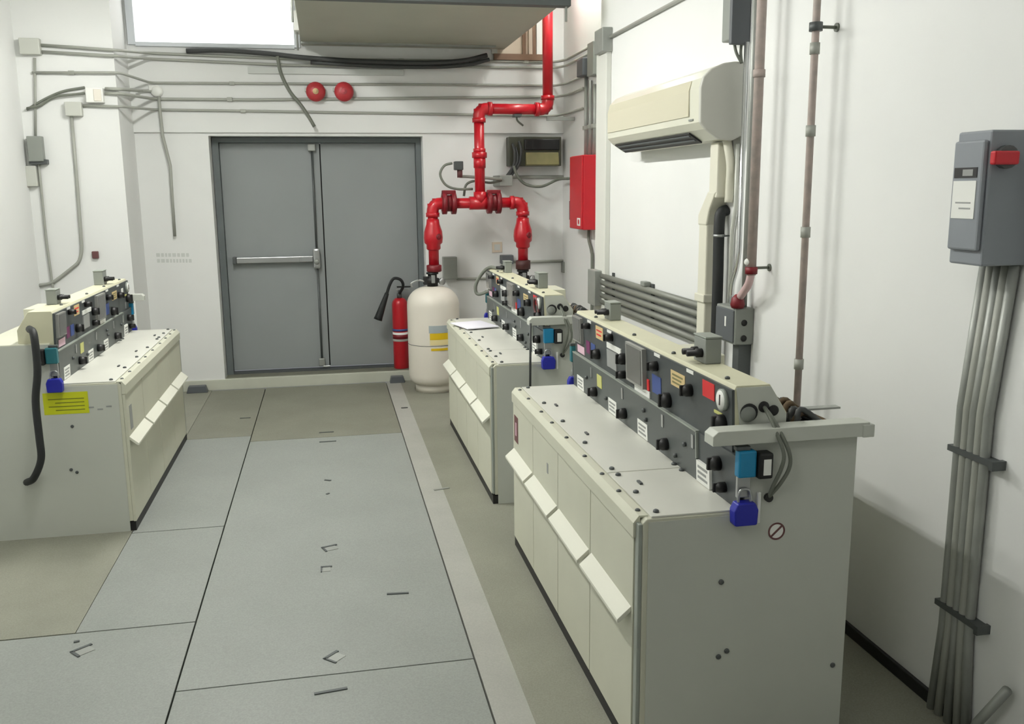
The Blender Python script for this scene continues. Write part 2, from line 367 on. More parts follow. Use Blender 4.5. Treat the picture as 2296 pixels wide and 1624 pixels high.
# ---------------------------------------------------------------- ring main switchgear
HB = 0.862
def knob(mm, c, r=0.02, up_=True):
    m = MB().lathe('black', [(r, 0), (r, 0.018), (r*0.7, 0.03), (0, 0.032)], c, (0, -1, 0), 14)
    m.box('black', c[0]-r*0.25, c[0]+r*0.25, c[1]-0.038, c[1]-0.022, c[2]-r*0.85, c[2]+r*0.85, 0.003)
    return m.done('operating_knob', mm)
def switchgear(label, loc, rot, which):
    t = thing('ring_main_switchgear', label, 'switchgear', loc, rot, 'ring main switchgear units', world=False)
    body = MB().prism('cream', [(0.0, 0.05), (0.0, 0.742), (0.012, 0.754), (0.30, 0.754), (0.30, 0.955), (0.635, 0.955), (0.635, 0.05)], 'x', -HB, HB, 0.003).done('body', t)
    MB().box('black', -HB+0.002, HB-0.002, -0.011, 0.625, 0.0, 0.045).done('plinth', t)
    for s in (-1, 1):
        MB().prism('grey_end', [(0.016, 0.0), (0.016, 0.745), (0.298, 0.745), (0.298, 0.95), (0.634, 0.95), (0.634, 0.0)], 'x', s*HB, s*(HB+0.003)).done('end_panel', t)
    # front: four bays
    edges = [-0.862, -0.45, -0.03, 0.40, 0.83]
    for k in range(4):
        a, b = edges[k]+0.003, edges[k+1]-0.003
        d = MB().box('cream', a, b, -0.014, 0.0, 0.047, 0.692, 0.002).done('front_panel', t)
        ha, hb = a+0.012, b-0.012
        m = MB().prism('handle_white', [(-0.014, 0.478), (-0.055, 0.442), (-0.055, 0.432), (-0.048, 0.432), (-0.014, 0.462)], 'x', ha, hb, 0.001)
        m.done('handle', d)
    MB().box('edge_light', 0.834, HB, -0.012, 0.0, 0.055, 0.74, 0.003).done('corner_post', t)  # darker grey puts the shade of the bevelled corner into the colour
    MB().prism('cream', [(-0.02, 0.694), (-0.02, 0.738), (-0.004, 0.758), (0.022, 0.758), (0.022, 0.752), (0.0, 0.752), (0.0, 0.694)], 'x', -HB, 0.84, 0.001).done('front_rim', t)
    for a, b in ((-HB+0.004, 0.452), (0.458, HB-0.004)):
        c = MB().box('cream_top', a, b, 0.026, 0.292, 0.754, 0.760, 0.0015).done('top_cover', t)
        n = 5 if b < 0.5 else 3
        for k in range(n):
            u = a+0.03+(b-a-0.06)*k/(n-1)
            MB().lathe('dark_steel', [(0.009, 0), (0.009, 0.005), (0.005, 0.008)], (u, 0.05, 0.760), (0, 0, 1), 8).done('bolt', c)
        MB().lathe('dark_steel', [(0.009, 0), (0.009, 0.005), (0.005, 0.008)], (a+0.03 if b > 0.5 else b-0.03, 0.262, 0.760), (0, 0, 1), 8).done('bolt', c)
        for k in range(2 if b < 0.5 else 1):
            u = a+(b-a)*(0.3+0.35*k)
            MB().box('dark_steel', u-0.016, u+0.016, 0.085, 0.095, 0.760, 0.766, 0.001).done('clip', c)
    for u in (-0.80, -0.62, -0.38, -0.2, 0.02, 0.26, 0.46, 0.63, 0.80):
        MB().lathe('dark_steel', [(0.008, 0), (0.008, 0.004), (0.004, 0.007)], (u, 0.006, 0.757), (0, 0, 1), 8).done('bolt', t)
    # instrument box
    ib = MB().prism('cream_cover', [(0.292, 0.755), (0.278, 1.092), (0.284, 1.105), (0.385, 1.105), (0.44, 1.02), (0.44, 0.93), (0.31, 0.93)], 'x', -0.84, 0.815, 0.002).done('instrument_box', t)
    MB().prism('grey_end', [(0.30, 0.96), (0.283, 1.10), (0.386, 1.10), (0.437, 1.018), (0.437, 0.96)], 'x', 0.815, 0.819).done('end_cap', ib)
    for x in (-0.6, -0.1, 0.3, 0.72):
        MB().lathe('dark_steel', [(0.008, 0), (0.008, 0.005), (0.004, 0.008)], (x, 0.30, 1.105), (0, 0, 1), 8).done('bolt', ib)
    def fy(z): return 0.292-0.014*(z-0.755)/0.337
    def plate(name, par, mm, a, b, c, d, th, lab=None, y0=0.0, inks=0, ink='print_grey'):
        # panel-front plate from lx a..b, z c..d, thickness th standing out from the sloped front
        m = MB().prism(mm, [(fy(c)-y0, c), (fy(d)-y0, d), (fy(d)-y0-th, d), (fy(c)-y0-th, c)], 'x', a, b)
        for k in range(inks):
            zz = d-(d-c)*(k+1)/(inks+1); h = (d-c)*0.06
            m.prism(ink, [(fy(zz)-y0-th+0.001, zz-h), (fy(zz)-y0-th+0.001, zz+h), (fy(zz)-y0-th-0.0008, zz+h), (fy(zz)-y0-th-0.0008, zz-h)], 'x', a+(b-a)*0.12, b-(b-a)*(0.14+0.1*(k % 2)))
        return m.done(name, par, lab)
    up_ = plate('upper_panel', t, 'panel_dark', -0.842, 0.816, 0.915, 1.094, 0.008)
    lo_ = plate('lower_panel', t, 'panel_mid', -0.852, 0.585, 0.760, 0.912, 0.02)
    plate('panel_edge', lo_, 'edge_light', -0.852, 0.585, 0.912, 0.917, 0.021)
    plate('panel_edge', lo_, 'edge_light', 0.582, 0.588, 0.83, 0.912, 0.021)
    ei = plate('end_panel', t, 'panel_dark', 0.59, 0.858, 0.760, 0.914, 0.014, 'dark end section of the panel')
    Y0 = 0.008; Y1 = 0.02
    near = which != 'left'
    # lower row
    for i, x in enumerate((-0.73, -0.26, 0.095)):
        plate('label_plate', lo_, 'label_white', x-0.052, x+0.052, 0.763, 0.822, 0.002, None, Y1, 3)
    plate('label_plate', ei, 'label_white', 0.592, 0.69, 0.762, 0.828, 0.009, None, 0.014, 3)
    for x in (-0.49, -0.1, 0.335): knob(lo_, (x, fy(0.80)-Y1, 0.805), 0.021)
    knob(ei, (0.74, fy(0.86)-0.014, 0.86), 0.022); knob(ei, (0.78, fy(0.80)-0.014, 0.80), 0.016)
    for x in (-0.55, -0.13, 0.30, 0.56):
        plate('slot_cover', lo_, 'steel', x-0.008, x+0.008, 0.855, 0.898, 0.003, None, Y1)
    plate('label_plate', lo_, 'label_lime', -0.465, -0.40, 0.835, 0.888, 0.002, None, Y1)
    for x, z in ((-0.62, 0.84), (-0.34, 0.81), (0.12, 0.87), (0.14, 0.84), (0.42, 0.79), (0.5, 0.85)):
        MB().lathe('dark_steel', [(0.008, 0), (0.008, 0.008), (0.004, 0.012)], (x, fy(z)-Y1, z), (0, -1, 0), 8).done('screw', lo_)
    # upper row
    plate('label_plate', up_, 'label_tan', 0.355, 0.475, 1.015, 1.065, 0.002, 'tan label plate', Y0, 3, 'olive_cover')
    plate('label_plate', up_, 'label_red', 0.615, 0.70, 1.035, 1.085, 0.002, 'red label plate' if near else 'red label plate on the upper panel', Y0) if near else plate('label_plate', up_, 'label_white', 0.61, 0.66, 1.02, 1.06, 0.002, None, Y0)
    m = MB().lathe('edge_light', [(0.032, 0), (0.032, 0.012), (0.028, 0.012)], (0.765, fy(1.05)-Y0, 1.055), (0, -1, 0), 20)
    m.lathe('label_white', [(0.028, 0.010), (0.028, 0.013), (0, 0.013)], (0.765, fy(1.05)-Y0, 1.055), (0, -1, 0), 20)
    m.box('dark_print', 0.760, 0.766, fy(1.05)-Y0-0.0145, fy(1.05)-Y0-0.0125, 1.04, 1.07); m.done('pressure_gauge', up_)
    d_ = plate('meter_window', up_, 'clear_frame', -0.07, 0.115, 0.945, 1.09, 0.016, None, Y0)
    plate('pane', d_, 'clear_grey', -0.055, 0.10, 0.955, 1.082, 0.004, None, Y0+0.014)
    plate('label_plate', up_, 'label_white', -0.01, 0.15, 0.918, 0.943, 0.004, None, Y0)
    plate('tag', up_, 'label_red', 0.125, 0.145, 0.945, 0.985, 0.004, 'small red tag', Y0)
    plate('blue_label', up_, 'label_blue', 0.175, 0.26, 0.95, 1.015, 0.002, None, Y0)
    knob(up_, (0.33, fy(0.955)-Y0, 0.955), 0.026); knob(up_, (0.52, fy(1.03)-Y0, 1.03), 0.02); knob(up_, (0.22, fy(1.05)-Y0, 1.05), 0.018)
    g_ = plate('indicator', up_, 'print_grey', -0.34, -0.22, 0.945, 1.015, 0.006, None, Y0)
    plate('label_plate', up_, 'label_white', -0.345, -0.165, 1.02, 1.042, 0.004, None, Y0)
    knob(up_, (-0.125, fy(1.01)-Y0, 1.012), 0.022); knob(up_, (-0.13, fy(0.95)-Y0, 0.95), 0.016)
    knob(up_, (-0.47, fy(0.97)-Y0, 0.97), 0.022); knob(up_, (-0.28, fy(1.07)-Y0, 1.07), 0.016); knob(up_, (-0.6, fy(1.07)-Y0, 1.07), 0.014)
    plate('label_plate', up_, 'label_tan', -0.50, -0.40, 1.035, 1.088, 0.002, 'tan and red label plate', Y0, 2, 'label_red')
    plate('label_plate', up_, 'label_pink', -0.80, -0.69, 0.925, 0.96, 0.002, 'pink label plate', Y0)
    plate('label_plate', up_, 'label_magenta', -0.655, -0.60, 0.945, 1.0, 0.002, 'magenta label plate', Y0)
    plate('blue_label', up_, 'label_blue', -0.58, -0.52, 0.945, 1.0, 0.002, None, Y0)
    d_ = plate('meter_window', up_, 'clear_frame', -0.83, -0.70, 0.975, 1.088, 0.014, None, Y0)
    plate('pane', d_, 'clear_grey', -0.82, -0.71, 0.982, 1.082, 0.003, None, Y0+0.013)
    for x in (-0.585, -0.30, 0.24, 0.53):
        plate('label_plate', up_, 'label_white', x-0.04, x+0.015, 1.083, 1.094, 0.002, None, Y0)
    knob(up_, (0.76, fy(0.975)-Y0, 0.985), 0.026); plate('slot_cover', up_, 'steel', 0.70, 0.72, 0.925, 0.965, 0.004, None, Y0)
    plate('label_plate', up_, 'label_lime', 0.70, 0.755, 1.003, 1.012, 0.003, None, Y0)
    # lifting rail on the right end
    MB().prism('grey_end', [(0.185, 0.957), (0.185, 0.985), (0.20, 0.998), (0.655, 0.998), (0.655, 0.957)], 'x', HB-0.03, HB+0.03, 0.002).done('lifting_rail', t)
    MB().box('grey_end', HB+0.012, HB+0.034, 0.632, 0.668, 0.955, 0.992, 0.003).done('rail_lug', t)
    for k, (y, z, r_) in enumerate(((0.322, 1.028, 0.026), (0.366, 1.042, 0.016), (0.396, 1.03, 0.0155))):
        mm_ = MB().lathe('black', [(r_, 0), (r_, 0.004), (r_*0.8, 0.006), (0, 0.006)], (0.818, y, z), (1, 0, 0), 20)
        if k == 0: mm_.lathe('box_grey', [(r_*0.86, 0.004), (r_*0.86, 0.0075), (0, 0.0075)], (0.818, y-0.004, z-0.004), (1, 0, 0), 20)
        mm_.done('cable_grommet', ib)
    for k in (0, 1):
        dx = 0.012*k
        cp = [(0.822, 0.366, 1.042), (0.86, 0.372-dx*0.5, 1.02), (0.888, 0.384-dx, 0.985), (0.91, 0.402-dx*1.4, 0.93), (0.905, 0.406-dx*2, 0.885), (0.89, 0.388-dx*1.5, 0.835), (0.872, 0.366, 0.794)]
        MB().tube('wire_grey', cp, 0.0055, 8, 6).done('control_cable', t)
    MB().lathe('black', [(0.012, 0), (0.012, 0.012)], (HB+0.003, 0.366, 0.792), (1, 0, 0), 12).done('cable_grommet', t)
    # terminal boxes on the top
    for x, y, s in ((0.455, 0.352, 0.85), (-0.53, 0.352, 0.75)):
        bx = MB().box('box_grey', x-0.055*s, x+0.055*s, y-0.032*s, y+0.032*s, 1.105, 1.105+0.095*s, 0.004).done('terminal_box', t)
        MB().box('edge_light', x-0.057*s, x+0.057*s, y-0.034*s, y+0.034*s, 1.105+0.095*s, 1.105+0.102*s, 0.002).done('lid', bx)
        for kx in (-0.02, 0.022):
            MB().lathe('black', [(0.017*s, 0), (0.017*s, 0.02), (0.012*s, 0.022), (0.012*s, 0.05), (0, 0.05)], (x+kx*s, y-0.031*s, 1.138), (0, -1, 0), 12).done('cable_gland', bx)
    MB().box('cream', -0.2, 0.05, 0.46, 0.60, 0.954, 1.045, 0.004).done('rear_box', t)
    # interlock switches at both ends
    for s in (-1, 1):
        e = s*(HB+0.003)
        q = MB().box('cyan' if s > 0 else 'teal', min(e, e+s*0.03), max(e, e+s*0.03), 0.262, 0.315, 0.862, 0.938, 0.005)
        q.box('dark_steel', min(e, e+s*0.02), max(e, e+s*0.02), 0.258, 0.30, 0.938, 0.95, 0.002)
        q = q.done('interlock_switch', t, 'cyan interlock switch' if s > 0 else 'teal interlock switch')
        MB().box('black', min(e, e+s*0.04), max(e, e+s*0.04), 0.317, 0.36, 0.858, 0.932, 0.006).box('label_white', min(e+s*0.038, e+s*0.0415), max(e+s*0.038, e+s*0.0415), 0.33, 0.352, 0.87, 0.915).done('relay_block', q)
        MB().box('steel', min(e, e+s*0.012), max(e, e+s*0.012), 0.268, 0.306, 0.80, 0.862, 0.002).done('hasp', q)
        if s > 0: MB().box('label_white', e, e+0.01, 0.332, 0.342, 0.72, 0.81, 0.002).done('tag', q, 'white hanging tag')
    # small screws on the end panels
    for s in (-1, 1):
        for y, z in ((0.235, 0.55), (0.235, 0.32), (0.26, 0.335), (0.60, 0.25)):
            MB().lathe('dark_steel', [(0.008, 0), (0.008, 0.003), (0.004, 0.005)], (s*(HB+0.003), y, z), (s, 0, 0), 8).done('screw', t)
    return t
NEAR = switchgear('large near right switchgear cabinet with red label and round prohibition sticker on its end', (0.815, 3.115, 0), -math.pi/2, 'near')
FAR = switchgear('far right switchgear cabinet in front of the white gas cylinder, paper lying on its top', (0.815, 5.41, 0), -math.pi/2, 'far')
LEFT = switchgear('left switchgear cabinet facing the aisle, with a yellow sticker on its end', (-1.005, 5.43, 0), math.pi/2, 'left')
# near unit extras
e = HB+0.003
m = MB()
def ring(mb, mm, c, r0, r1, x, seg=28, th=0.0012):
    vs_ = []
    for k in range(seg):
        a = 2*math.pi*k/seg
        vs_.append([mb.bm.verts.new((xx, c[0]+r*math.cos(a), c[1]+r*math.sin(a))) for xx, r in ((x, r0), (x+th, r0), (x+th, r1), (x, r1))])
    fs = []
    for k in range(seg):
        A, B = vs_[k], vs_[(k+1) % seg]
        for j in range(4): fs.append(mb.bm.faces.new((A[j], A[(j+1) % 4], B[(j+1) % 4], B[j])))
    mb._set(fs, mm); bmesh.ops.recalc_face_normals(mb.bm, faces=fs)
lc = (0.398, 0.688)
m.lathe('label_white', [(0.026, 0), (0.026, 0.001)], (e, lc[0], lc[1]), (1, 0, 0), 28)
ring(m, 'maroon', lc, 0.021, 0.026, e+0.0009)
m.box('maroon', e+0.0009, e+0.0019, -0.022, 0.022, -0.003, 0.003, 0, Matrix.Translation((0, lc[0], lc[1])) @ Matrix.Rotation(0.75, 4, 'X'))
m.done('prohibition_sticker', NEAR, 'round white sticker with a dark red ring and bar')
m = MB().box('maroon', -0.83, -0.75, -0.0155, -0.0138, 0.52, 0.64).box('label_pink', -0.80, -0.78, -0.0165, -0.0150, 0.55, 0.61)
m.done('warning_sticker', NEAR, 'faded red sticker on the front')
MB().box('print_grey', -0.20, -0.18, -0.0155, -0.0138, 0.56, 0.60).done('marking', NEAR)
for U in (NEAR, FAR):
    MB().box('black', 0.60, 0.83, 0.47, 0.60, 0.953, 0.965).done('cable_well', U)
    m = MB()
    for k in range(9):
        x = 0.62+0.024*k
        m.tube('rust' if k % 2 else 'wire_dark', [(x, 0.46+random.uniform(0, .03), 0.965), (x+random.uniform(-.03, .03), 0.49, 0.995+random.uniform(0, .035)), (x+random.uniform(-.04, .04), 0.545, 0.98+random.uniform(0, .02)), (x, 0.60, 0.967)], 0.009, 8, 5)
    m.done('cable_bundle', U, 'rusty brown cables')
lp = [(0.72+0.05*math.cos(a), 0.262-0.004*math.sin(a), 1.03+0.05*math.sin(a)) for a in [2*math.pi*k/16 for k in range(17)]]
MB().tube('maroon', lp, 0.007, 8).done('cable_loop', FAR, 'coiled reddish cable')
MB().box('galv', 0.70, 0.73, 0.46, 0.66, 0.998, 1.004, 0.001).done('flat_bar', NEAR)
# left unit stickers
e = -(HB+0.003)
m = MB().box('sticker_yellow', e-0.001, e, 0.152, 0.352, 0.612, 0.718)
for k in range(4): m.box('sticker_ink', e-0.0018, e-0.0009, 0.17, 0.30+0.03*(k % 2), 0.63+0.018*k, 0.634+0.018*k)
m.done('warning_sticker', LEFT, 'yellow sticker with lines of print')
m = MB()
for k in range(3): m.box('print_grey', e-0.001, e, 0.05+0.04*k, 0.075+0.04*k, 0.635-0.012*(k % 2), 0.642-0.012*(k % 2))
m.done('marking', LEFT)
MB().box('print_grey', -0.80, -0.745, -0.0155, -0.0138, 0.50, 0.62).done('warning_sticker', LEFT, 'grey sticker on the front')

# padlocks hang from the hasps
def padlock(label, unit, s):
    R_ = Matrix.Translation(unit.location) @ Matrix.Rotation(unit.rotation_euler.z, 4, 'Z')
    p = R_ @ Vector((s*(HB+0.022), 0.287, 0.80))
    t = thing('padlock', label, 'padlock', p-Vector((0, 0, 0.075)), unit.rotation_euler.z, 'blue padlocks on the switchgear', world=False)
    m = MB().prism('padlock_blue', [(-0.034, 0.004), (-0.030, 0.0), (0.030, 0.0), (0.034, 0.004), (0.036, 0.045), (0.026, 0.066), (-0.026, 0.066), (-0.036, 0.045)], 'x', -0.018, 0.018, 0.004)
    m.done('lock_body', t)
    pts = [Vector((0, -0.018, 0.06)), Vector((0, -0.018, 0.085)), Vector((0, -0.01, 0.1)), Vector((0, 0.01, 0.1)), Vector((0, 0.018, 0.085)), Vector((0, 0.018, 0.06))]
    MB().tube('steel', pts, 0.004, 8, 4).done('shackle', t)
padlock('large blue padlock hanging on the near end of the near right switchgear', NEAR, 1)
padlock('blue padlock hanging on the far end of the near right switchgear', NEAR, -1)
padlock('blue padlock on the near end of the far right switchgear, under its rail', FAR, 1)
padlock('small blue padlock on the far end of the far right switchgear', FAR, -1)
padlock('blue padlock on the near end of the left switchgear, above the yellow sticker', LEFT, -1)
padlock('dark blue padlock on the far end of the left switchgear', LEFT, 1)

# papers on the far cabinet
tag(MB().box('paper', 0.81, 1.03, 5.72, 6.02, 0.7685, 0.774, 0, Matrix.Translation((0.92, 5.9, 0)) @ Matrix.Rotation(0.25, 4, 'Z') @ Matrix.Translation((-0.92, -5.9, 0))).done('paper_sheet'),
    'stack of white paper sheets lying on top of the far right switchgear', 'paper')
# dark rod leaning at the end of the far unit
a = PY(1191, 768, 4.50); b = PY(1190, 862, 4.50)
tag(MB().cyl('wire_dark', (a.x, 4.515, 0.97), (b.x, 4.515, 0.58), 0.006).done('operating_rod'), 'thin dark rod hanging on the end of the far right switchgear', 'rod')
# thick black cable on the left unit's near end
pts = [PY(66, 738, 4.56), PY(76, 752, 4.49), PY(84, 830, 4.47), PY(80, 900, 4.46), PY(88, 980, 4.45), PY(92, 1030, 4.45), PY(76, 1072, 4.48), PY(60, 1082, 4.56)]
tag(MB().tube('rubber', pts, 0.017, 10, 6).done('black_cable'), 'thick black cable looping down the near end of the left switchgear', 'cable')

# ---------------------------------------------------------------- gas cylinders and red pipework
def gas_cylinder(x, y, label, full):
    t = thing('gas_cylinder', label, 'gas cylinder', (x, y, 0), 0, 'fire suppression gas cylinders')
    R_ = 0.215
    prof = [(0.15, 0.058), (R_-0.035, 0.068), (R_-0.008, 0.095), (R_, 0.14), (R_, 0.72)]
    for k in range(1, 9):
        a = math.pi/2*k/8; prof.append((0.05+(R_-0.05)*math.cos(a), 0.72+0.15*math.sin(a)))
    MB().lathe('tank_white', prof, (x, y, 0), (0, 0, 1), 48).done('tank', t)
    MB().lathe('tank_white', [(0.155, 0), (0.162, 0.0), (0.162, 0.07), (0.155, 0.07)], (x, y, 0), (0, 0, 1), 40).done('foot_ring', t)
    MB().lathe('dark_steel', [(R_+0.001, 0.40), (R_+0.002, 0.402), (R_+0.001, 0.404)], (x, y, 0), (0, 0, 1), 48).done('seam', t)
    v = MB().lathe('black', [(0.045, 0.865), (0.045, 0.90), (0.055, 0.90), (0.055, 0.935), (0.038, 0.94), (0.038, 0.97), (0.05, 0.97), (0.05, 0.984), (0.03, 0.985)], (x, y, 0), (0, 0, 1), 20)
    v.box('black', x-0.075, x-0.03, y-0.03, y+0.03, 0.885, 0.95, 0.006).box('steel', x-0.015, x+0.015, y-0.062, y-0.03, 0.90, 0.965, 0.004)
    v.done('valve', t)
    MB().lathe('steel', [(0.008, 0), (0.03, 0.0), (0.03, 0.02), (0, 0.022)], (x+0.07, y-0.02, 0.91), (0.6, -0.8, 0), 14).done('pressure_gauge', t)
    MB().tube('steel', [(x-0.06, y-0.02, 0.91), (x-0.12, y-0.03, 0.925), (x-0.18, y-0.03, 0.90), (x-0.17, y-0.02, 0.87)], 0.007, 8, 5).done('actuator_tube', t)
    if full:
        def patch(mm, a0, a1, za, zb, nm, lb=None, r=R_+0.0025):
            m = MB(); n = 10; vs_ = []
            for k in range(n+1):
                a = math.radians(a0+(a1-a0)*k/n)
                vs_.append([m.bm.verts.new((x+rr*math.cos(a), y+rr*math.sin(a), z)) for rr, z in ((r-0.002, za), (r, za), (r, zb), (r-0.002, zb))])
            fs = []
            for A, B in zip(vs_, vs_[1:]):
                for j in range(4): fs.append(m.bm.faces.new((A[j], A[(j+1) % 4], B[(j+1) % 4], B[j])))
            fs.append(m.bm.faces.new(vs_[0])); fs.append(m.bm.faces.new(vs_[-1])); m._set(fs, mm); bmesh.ops.recalc_face_normals(m.bm, faces=fs)
            m.done(nm, t, lb)
        patch('tank_label_grey', -107, -62, 0.51, 0.57, 'label_sheet', 'grey upper label')
        patch('tank_label_yellow', -105, -62, 0.455, 0.508, 'label_sheet', 'bright yellow label')
        patch('tank_label_cream', -105, -62, 0.41, 0.4545, 'label_sheet', 'cream label band')
        patch('tank_label_yellow', -103, -66, 0.365, 0.385, 'label_sheet', 'pale yellow lower label')
    return t
TY = 7.45
gas_cylinder(0.835, TY, 'white gas cylinder with a yellow label standing in front of the back wall', True)
gas_cylinder(1.596, TY, 'second gas cylinder hidden behind the far right switchgear, only its dark valve showing', False)
t = thing('red_pipework', 'thick red pipework with two legs dropping to the gas cylinders beside the door', 'pipe', (1.24, TY, 1.0))
PR = 0.042
def elbow(c, d1, d2, nm='elbow'):
    c = Vector(c); d1 = Vector(d1); d2 = Vector(d2); L = 0.085
    pts = [c+d1*L]+[((1-k/6)**2*(c+d1*L*0.8)+2*(k/6)*(1-k/6)*c+(k/6)**2*(c+d2*L*0.8)) for k in range(7)]+[c+d2*L]
    m = MB().tube('red_paint', pts, PR*1.16, 20)
    for d in (d1, d2): m.cyl('red_paint', c+d*(L-0.012), c+d*(L+0.022), PR*1.32, 20)
    m.done(nm, t)
LX, RX, MX, TX = 0.851, 1.598, 1.243, 1.813
ZC, ZT = 1.540, 2.285
MB().cyl('red_paint', (TX, TY, ZT), (TX, TY, 3.6), PR, 20).done('riser_pipe', t)
MB().cyl('red_paint', (MX, TY, ZT), (TX, TY, ZT), PR, 20).done('cross_pipe', t)
MB().cyl('red_paint', (MX, TY, ZC), (MX, TY, ZT), PR, 20).done('drop_pipe', t)
MB().cyl('red_paint', (LX, TY, ZC), (RX, TY, ZC), PR, 20).done('header_pipe', t)
elbow((TX, TY, ZT), (-1, 0, 0), (0, 0, 1)); elbow((MX, TY, ZT), (1, 0, 0), (0, 0, -1))
elbow((LX, TY, ZC), (1, 0, 0), (0, 0, -1)); elbow((RX, TY, ZC), (-1, 0, 0), (0, 0, -1))
m = MB().cyl('red_paint', (MX-0.09, TY, ZC), (MX+0.09, TY, ZC), PR*1.28, 20).cyl('red_paint', (MX, TY, ZC), (MX, TY, ZC+0.09), PR*1.28, 20); m.done('tee', t)
m = MB().cyl('red_paint', (MX, TY, 1.90), (MX, TY, 1.945), PR*1.45, 6).cyl('red_paint', (MX, TY, 1.945), (MX, TY, 1.975), PR*1.2, 20).cyl('red_paint', (MX, TY, 1.82), (MX, TY, 1.90), PR*1.18, 20); m.done('union', t)
for cx in (0.985, 1.355):
    m = MB()
    for dx in (-0.055, 0.02): m.cyl('red_dark', (cx+dx, TY, ZC+0.0), (cx+dx+0.035, TY, ZC+0.0), 0.088, 24)
    m.cyl('red_dark', (cx-0.06, TY, ZC), (cx+0.06, TY, ZC), 0.066, 24).box('red_dark', cx-0.055, cx+0.055, TY-0.03, TY+0.03, ZC+0.07, ZC+0.105, 0.006)
    m.done('check_valve', t)
for cx in (LX, RX):
    k = 0.012 if cx == LX else 0.008
    MB().cyl('red_paint', (cx, TY, 1.03), (cx, TY, ZC), PR, 20).done('leg_pipe', t)
    m = MB().lathe('red_paint', [(PR*1.1, 0), (0.058, 0.012), (0.058, 0.045), (0.074, 0.06), (0.078, 0.10), (0.074, 0.15), (0.055, 0.21), (0.050, 0.25)], (cx, TY, 1.165), (0, 0, 1), 24)
    m.lathe('red_dark', [(0.026, 0), (0.026, 0.075), (0.02, 0.085), (0, 0.085)], (cx, TY, 1.275), (0.5, -0.85, 0), 12); m.done('angle_valve', t)
m = MB().lathe('red_dark', [(0.05, 0), (0.062, 0.006), (0.062, 0.055), (0.045, 0.06)], (LX, TY, 0.987), (0, 0, 1), 20); m.done('coupling', t, 'dark red coupling')
m = MB().lathe('brown_dark', [(0.05, 0), (0.062, 0.006), (0.062, 0.075), (0.045, 0.08)], (RX, TY, 0.987), (0, 0, 1), 20); m.done('coupling', t, 'dark brown coupling')
MB().tube('wire_grey', [(1.56, TY+0.03, 2.24), (1.57, TY+0.05, 2.2), (1.62, TY+0.06, 2.16)], 0.008, 8, 4).box('dark_steel', 1.53, 1.59, TY-0.03, TY+0.06, 2.225, 2.245).done('pipe_clamp', t)
MB().box('galv', TX+0.0, TX+0.23, TY+0.02, TY+0.05, 2.2, 2.23).done('wall_bracket', t)

# pressure switch with hose beside the riser
t = thing('pressure_switch', 'small dark pressure switch with a curved hose left of the red drop pipe', 'switch', PY(1028, 380, 7.5))
c = PY(1028, 376, 7.5)
MB().box('wire_dark', c.x-0.035, c.x+0.035, 7.46, 7.54, c.z-0.02, c.z+0.05, 0.006).cyl('maroon', (c.x+0.01, 7.5, c.z-0.08), (c.x+0.01, 7.5, c.z), 0.022).done('switch_body', t)
MB().tube('wire_grey', [(p.x, 7.5, p.z) for p in (PY(1014, 366, 7.5), PY(996, 372, 7.5), PY(987, 392, 7.5), PY(1000, 415, 7.5), PY(1025, 424, 7.5), PY(1060, 424, 7.5))], 0.010, 8, 6).done('hose', t)
MB().tube('conduit_grey', arc_pts([(c.x+0.01, 7.5, c.z-0.07), PY(1032, 396, 7.5), PY(1045, 396, 7.54), PY(1125, 402, 7.54)], 0.03), 0.012, 8).done('feed_tube', t)
MB().tube('wire_grey', [PY(1040, 440, 7.55), PY(1045, 415, 7.55), PY(1065, 406, 7.56), PY(1100, 410, 7.56), PY(1125, 404, 7.56)], 0.010, 8, 5).done('hose', t)

# olive distribution box on the back wall with its wires
t = thing('distribution_box', 'dark olive box with open cover on the back wall under the red cross pipe', 'electrical box', PY(1200, 380, 7.76))
a = PY(1142, 306, 7.72); b = PY(1260, 372, 7.72)
MB().box('box_olive', a.x, b.x, 7.74, WB-0.003, b.z, a.z, 0.006).done('case', t)
MB().box('black', a.x+0.13, b.x-0.02, 7.715, 7.741, (a.z+b.z)/2+0.01, a.z-0.02, 0.008).done('cover', t)
MB().prism('olive_cover', [(7.69, b.z+0.01), (7.742, b.z), (7.742, b.z+0.10), (7.715, b.z+0.115)], 'x', a.x+0.14, b.x-0.03, 0.006).done('terminal_cover', t, 'olive yellow lower cover')
for dx, dz in ((0.03, 0), (0.055, -0.03), (0.085, 0.02)):
    p0 = Vector((a.x+dx, 7.735, a.z-0.06+dz))
    MB().tube('wire_dark', [p0, p0+Vector((0.01, -0.04, -0.08)), PY(1145+dx*200, 372, 7.70), PY(1128+dx*150, 400, 7.68)], 0.011, 8, 6).done('wire', t)
c = PY(1130, 404, 7.62)
tag(MB().box('box_grey', c.x-0.05, c.x+0.06, 7.56, WB-0.003, c.z-0.05, c.z+0.04, 0.006).done('junction_box'), 'small grey junction box between the red drop pipe and the olive box', 'electrical box')
tag(MB().tube('wire_grey', [PY(1152, 372, 7.66), PY(1160, 395, 7.66), PY(1180, 414, 7.67), PY(1215, 418, 7.68), PY(1250, 403, 7.70), PY(1276, 400, 7.25)], 0.012, 8, 6).done('flexible_cable'), 'thick grey cable drooping from the olive box to the red box', 'cable')
a = PY(1150, 397, 7.84); b = PY(1268, 396, 7.84)
tag(MB().cyl('conduit_grey', (a.x, 7.85, a.z), (b.x, 7.85, a.z), 0.014).done('conduit'), 'short grey conduit running on the back wall from the junction box to the red box', 'conduit', 'wall conduits')

